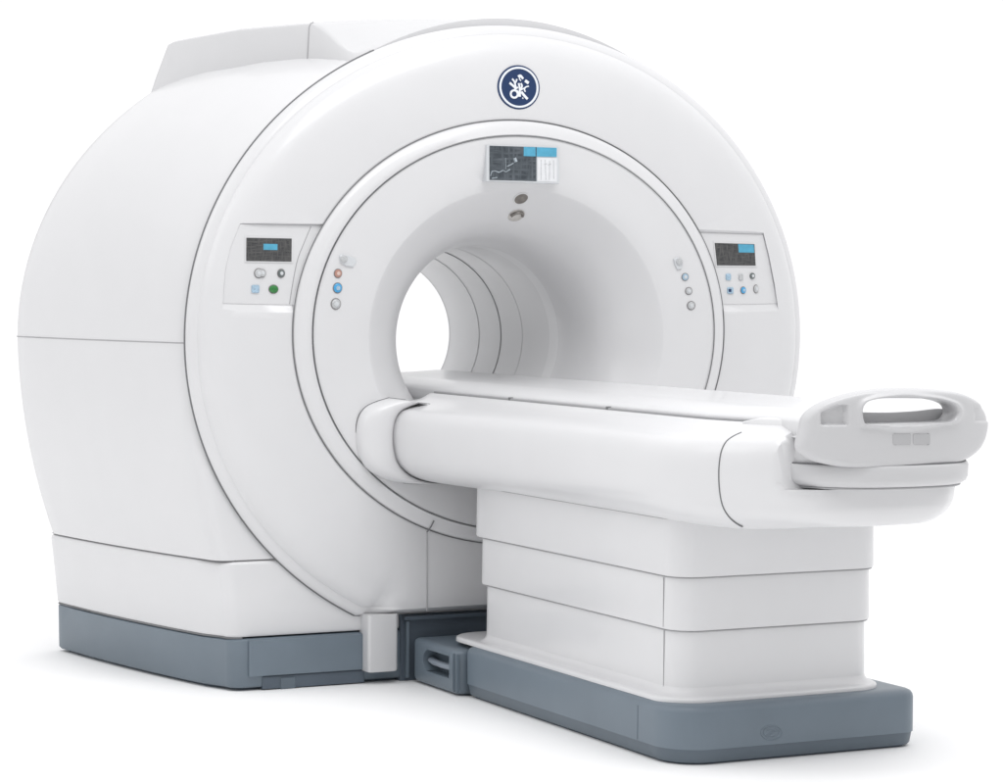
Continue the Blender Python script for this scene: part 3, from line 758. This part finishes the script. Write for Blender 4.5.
def dent(px, py):
    d = 0.0
    if px < 850 and 405 < py < 427:          # finger recess on the left
        s = sstep(820, 826, px) * (1 - sstep(846.5, 848, px)) * (1 - sstep(424, 426, py)) * sstep(400 + (848 - px) * 0.42, 404 + (848 - px) * 0.42, py); d = max(d, 0.018 * s)
    if px > 972:
        s = sstep(974.5, 976, px) * (1 - sstep(421, 422.5, py)) * sstep(404, 408, py); d = max(d, 0.007 * s)
    return d
FR = []
for a in range(NA):
    # uneven angles: denser towards the long sides
    ang = 2 * PI * a / NA; ang = math.atan2(math.sin(ang) * 0.55, math.cos(ang))
    h = ray_poly(H3, ang); o_ = ray_poly(O3, ang)
    for j in range(NR + 1):
        t = j / NR; q = h.lerp(o_, t); P = bent(q.x, q.y)
        L = (o_ - h).length; dh = t * L; do = (1 - t) * L
        off = -0.009 * math.exp(-((dh - 3.2) / 3.4) ** 2)                        # raised grip round the hole
        off += 0.014 * math.exp(-dh / 1.0) + 0.022 * math.exp(-do / 1.6) + 0.010 * math.exp(-do / 6.0)
        off += dent(q.x, q.y)
        P.y += off; rows[j].append(P)
bk = [[Vector((HX + (p.x - HX) * 0.90, p.y + 0.050, 0.975 + (p.z - 0.975) * 0.93)) for p in rows[-1]], [p + Vector((0, 0.052 , 0)) for p in rows[0]]]
bm = bmesh.new(); loft(bm, rows + bk + [rows[0]], True)
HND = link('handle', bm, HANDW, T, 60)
def bplate(name, pxs, m, parent, proud=0.004, thick=0.02, off=0.0):
    P = [bent(*p) for p in pxs]; bm = bmesh.new(); c = sum(P, Vector()) / len(P)
    v0 = [p + Vector((0, thick, 0)) for p in P]; v1 = [p + Vector((0, -proud + 0.0015, 0)) for p in P]; v2 = [c + (p - c) * 0.95 + Vector((0, -proud, 0)) for p in P]
    loft(bm, [v0, v1, v2], True, True, True); return link(name, bm, m, parent, 30)
def rr_px(a, b, c, d, r): return rrect(a, c, b, d, r, 4)
bplate('latch_slot', rr_px(892, 433, 930.6, 445.2, 2), SEAM, HND, 0.0006, 0.02)
LATCH = mat('latch_grey', (0.46, 0.46, 0.47), 0.35, 0.2, 0.03)
bplate('latch_button', rr_px(892.6, 433.5, 911.0, 444.7, 1.5), LATCH, HND, 0.002, 0.02)
bplate('latch_button', rr_px(912.8, 433.6, 930, 444.5, 1.5), LATCH, HND, 0.002, 0.02)
# block under the end of the cradle that carries the handle
bm = bmesh.new()
loft(bm, [[(TX + x, y, z) for x, z in rrect(-0.20, 0.20, 0.89, 0.975, 0.02, 4)] for y in (-2.06, -2.262)], True, True, True)
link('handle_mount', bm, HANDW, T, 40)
# end tray, between handle and shell
def tray_ring(z, sc):
    out = []
    for q in range(61):
        a = PI * q / 60
        out.append((TX + 0.030 - 0.300 * sc * math.copysign(abs(math.cos(a)) ** 0.75, math.cos(a)), -2.03 - 0.315 * sc * math.sin(a) ** 0.85, z))
    return out + [(TX + 0.030 + 0.30 * sc, -1.95, z), (TX + 0.030 - 0.30 * sc, -1.95, z)]
bm = bmesh.new(); loft(bm, [tray_ring(0.832, 0.90), tray_ring(0.835, 0.945), tray_ring(0.843, 0.982), tray_ring(0.855, 1.0), tray_ring(0.888, 1.003), tray_ring(0.894, 0.992), tray_ring(0.896, 0.97)], True, True, True)
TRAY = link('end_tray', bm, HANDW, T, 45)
bm = bmesh.new(); loft(bm, [tray_ring(0.894, 0.95), tray_ring(0.93, 0.95)], True, True, True); link('tray_riser', bm, GREYW, TRAY, 45)
seam('tray_seam', tray_ring(0.8965, 0.975)[:61], TRAY, 0.003)
seam('tray_seam', tray_ring(0.8315, 0.93)[:61], TRAY, 0.003, SEAMG)

# ---- column
for z0, z1, hw, yf, yb in ((0.18, 0.376, 0.345, -1.705, -0.372), (0.376, 0.534, 0.353, -1.714, -0.350), (0.534, 0.712, 0.361, -1.723, -0.322)):
    bm = bmesh.new()
    e0 = 0.006 if z0 > 0.2 else 0.0
    rbox(bm, TX + 0.004 - hw, TX + 0.004 + hw, yf, yb, [(z0, e0 + 0.004), (z0 + 0.003, 0.0015), (z0 + 0.007, 0), (z1 - 0.001, 0.002)], 0.085, 10)
    sec = link('column_section', bm, WHITE, T, 40)
    if z0 < 0.5: seam('corner_seam', [(TX + 0.004 - hw, yf + 0.085, z0 + 0.008), (TX + 0.004 - hw, yf + 0.085, z1 - 0.004)], sec, 0.0014, SEAMG)
    if z0 > 0.2:
        bm = bmesh.new(); tube(bm, [(x, y, z0 - 0.0005) for x, y in rrect(TX + 0.004 - hw + 0.006, TX + 0.004 + hw - 0.006, yf + 0.006, yb - 0.006, 0.08, 10)], 0.002, 6, True); link('step_seam', bm, SEAMG, sec)
bm = bmesh.new(); tube(bm, [(x, y, 0.705) for x, y in rrect(TX + 0.004 - 0.3625, TX + 0.004 + 0.3625, -1.7255, -0.3195, 0.085, 10)], 0.0026, 6, True); link('column_gasket', bm, SEAM, T)
bm = bmesh.new()
rbox(bm, TX - 0.385, TX + 0.378, -1.752, -0.20, [(0.172, 0.0), (0.180, 0.0), (0.1845, 0.0015), (0.187, 0.006), (0.188, 0.014)], 0.12, 12)
FLG = link('column_flange', bm, WHITE, T, 50)
bm = bmesh.new()
rbox(bm, TX + 0.004 - 0.345, TX + 0.004 + 0.345, -1.705, -0.372, [(0.1875, -0.024), (0.190, -0.016), (0.195, -0.008), (0.203, -0.002), (0.212, 0.0005)], 0.085, 10)
link('flange_fillet', bm, WHITE, FLG, 60)
# ---- base
bm = bmesh.new()
rbox2(bm, TX - 0.404, TX + 0.452, -1.80, -0.412, [(0.046, 0.0), (0.150, 0.0), (0.160, 0.003), (0.167, 0.009), (0.172, 0.02), (0.174, 0.04)], 0.13, 0.015, 14, 0.065)
BASE = link('table_base', bm, BLUEGREY, T, 45)
bm = bmesh.new()
rbox2(bm, TX - 0.404, TX + 0.452, -1.80, -0.412, [(0.006, 0.016), (0.012, 0.010), (0.043, 0.004), (0.0475, 0.002)], 0.13, 0.015, 14, 0.065)
link('base_skirt', bm, SKIRTB, BASE, 45)  # darker colour holds the shade of the band sloping under
bm = bmesh.new()
rbox2(bm, TX - 0.39, TX + 0.438, -1.785, -0.42, [(0.0, 0.012), (0.0075, 0.010)], 0.12, 0.014, 14, 0.06); link('base_foot', bm, DARKBLUE, BASE, 45)
seam('corner_seam', [(TX - 0.404, -1.58, 0.05), (TX - 0.404, -1.58, 0.15)], BASE, 0.0014, DARKBLUE)
# embossed oval mark on the front of the base
def em(px, py): 
    p = at(px, py, -1.80); return p
bm = bmesh.new(); c0 = em(771.5, 732.5)
tube(bm, [em(771.5 + 10.5 * math.cos(t), 732.5 + 7.2 * math.sin(t)) for t in (2 * PI * q / 36 for q in range(36))], 0.0017, 6, True)
tube(bm, [em(771 + 7.5 * math.cos(t), 732 + 5 * math.sin(t)) for t in (2 * PI * q / 30 for q in range(30))], 0.0014, 6, True)
for s in ([(766, 731), (769.5, 729.6), (774, 730), (770, 732.8), (767, 735)], [(769, 735.6), (773, 732.5), (778, 731)], [(773, 736), (778, 734), (781, 729)]):
    tube(bm, smooth_poly([em(*p) for p in s], 4), 0.0013, 6)
link('embossed_mark', bm, BLUEGREY, BASE)
# ---- docking block with recessed handle
bm = bmesh.new()
rbox(bm, TX - 0.432, TX + 0.432, -0.402, -0.035, [(0.008, 0.008), (0.016, 0.003), (0.022, 0.0), (0.142, 0.0), (0.150, 0.003), (0.155, 0.010), (0.156, 0.03)], 0.03, 8)
DOCK = link('docking_block', bm, BLUEGREY, T, 40)
def atx(px, py, x):
    r = ROT.transposed() @ Vector((px - 501.5, -(py - 391.5), -FPX)); return CAM + r * ((x - CAM.x) / r.x)
XD = TX - 0.432
q0 = atx(423, 652, XD); q1 = atx(449, 677, XD)
ya, yb, za, zb = min(q0.y, q1.y), max(q0.y, q1.y), min(q0.z, q1.z) , max(q0.z, q1.z)
za, zb = atx(436, 674, XD).z, atx(436, 652, XD).z
c = bmesh.new(); hole_yz = [(ya, za), (yb - 0.03, za)] + [(yb - 0.05 + 0.05 * math.sin(t), (za + zb) / 2 - (zb - za) / 2 * math.cos(t)) for t in (PI * q / 10 for q in range(1, 10))] + [(yb - 0.03, zb), (ya, zb)]
loft(c, [[(XD - 0.03, y, z) for y, z in hole_yz], [(XD + 0.05, y, z) for y, z in hole_yz]], True, True, True)
boolean_cut(DOCK, c)
bm = bmesh.new(); zc = (za + zb) / 2
loft(bm, [[(XD + 0.012 + 0.016 * math.cos(t) + bow, y, zc - 0.004 + 0.011 * math.sin(t)) for t in (2 * PI * q / 12 for q in range(12))] for y, bow in ((ya - 0.002, 0.012), (ya + (yb - ya) * .3, 0.004), (ya + (yb - ya) * .7, 0.006), (yb - 0.004, 0.02))], True, True, True)
link('release_bar', bm, mat('bar_grey', (0.27, 0.31, 0.36), 0.35, 0.2, 0.04), DOCK, 50)
for yy in (-0.404, -0.378):
    bm = bmesh.new(); bmesh.ops.create_cube(bm, size=1, matrix=Matrix.Translation((XD + 0.001, yy, 0.08)) @ Matrix.Diagonal((0.012, 0.008, 0.13, 1)))
    bmesh.ops.bevel(bm, geom=bm.edges[:], offset=0.003, segments=2, affect='EDGES'); link('block_rib', bm, BLUEGREY, DOCK, 40)
bm = bmesh.new(); rbox(bm, TX - 0.40, TX + 0.40, -0.395, -0.04, [(0.0, 0.012), (0.010, 0.010)], 0.03); link('block_foot', bm, DARKBLUE, DOCK, 40)
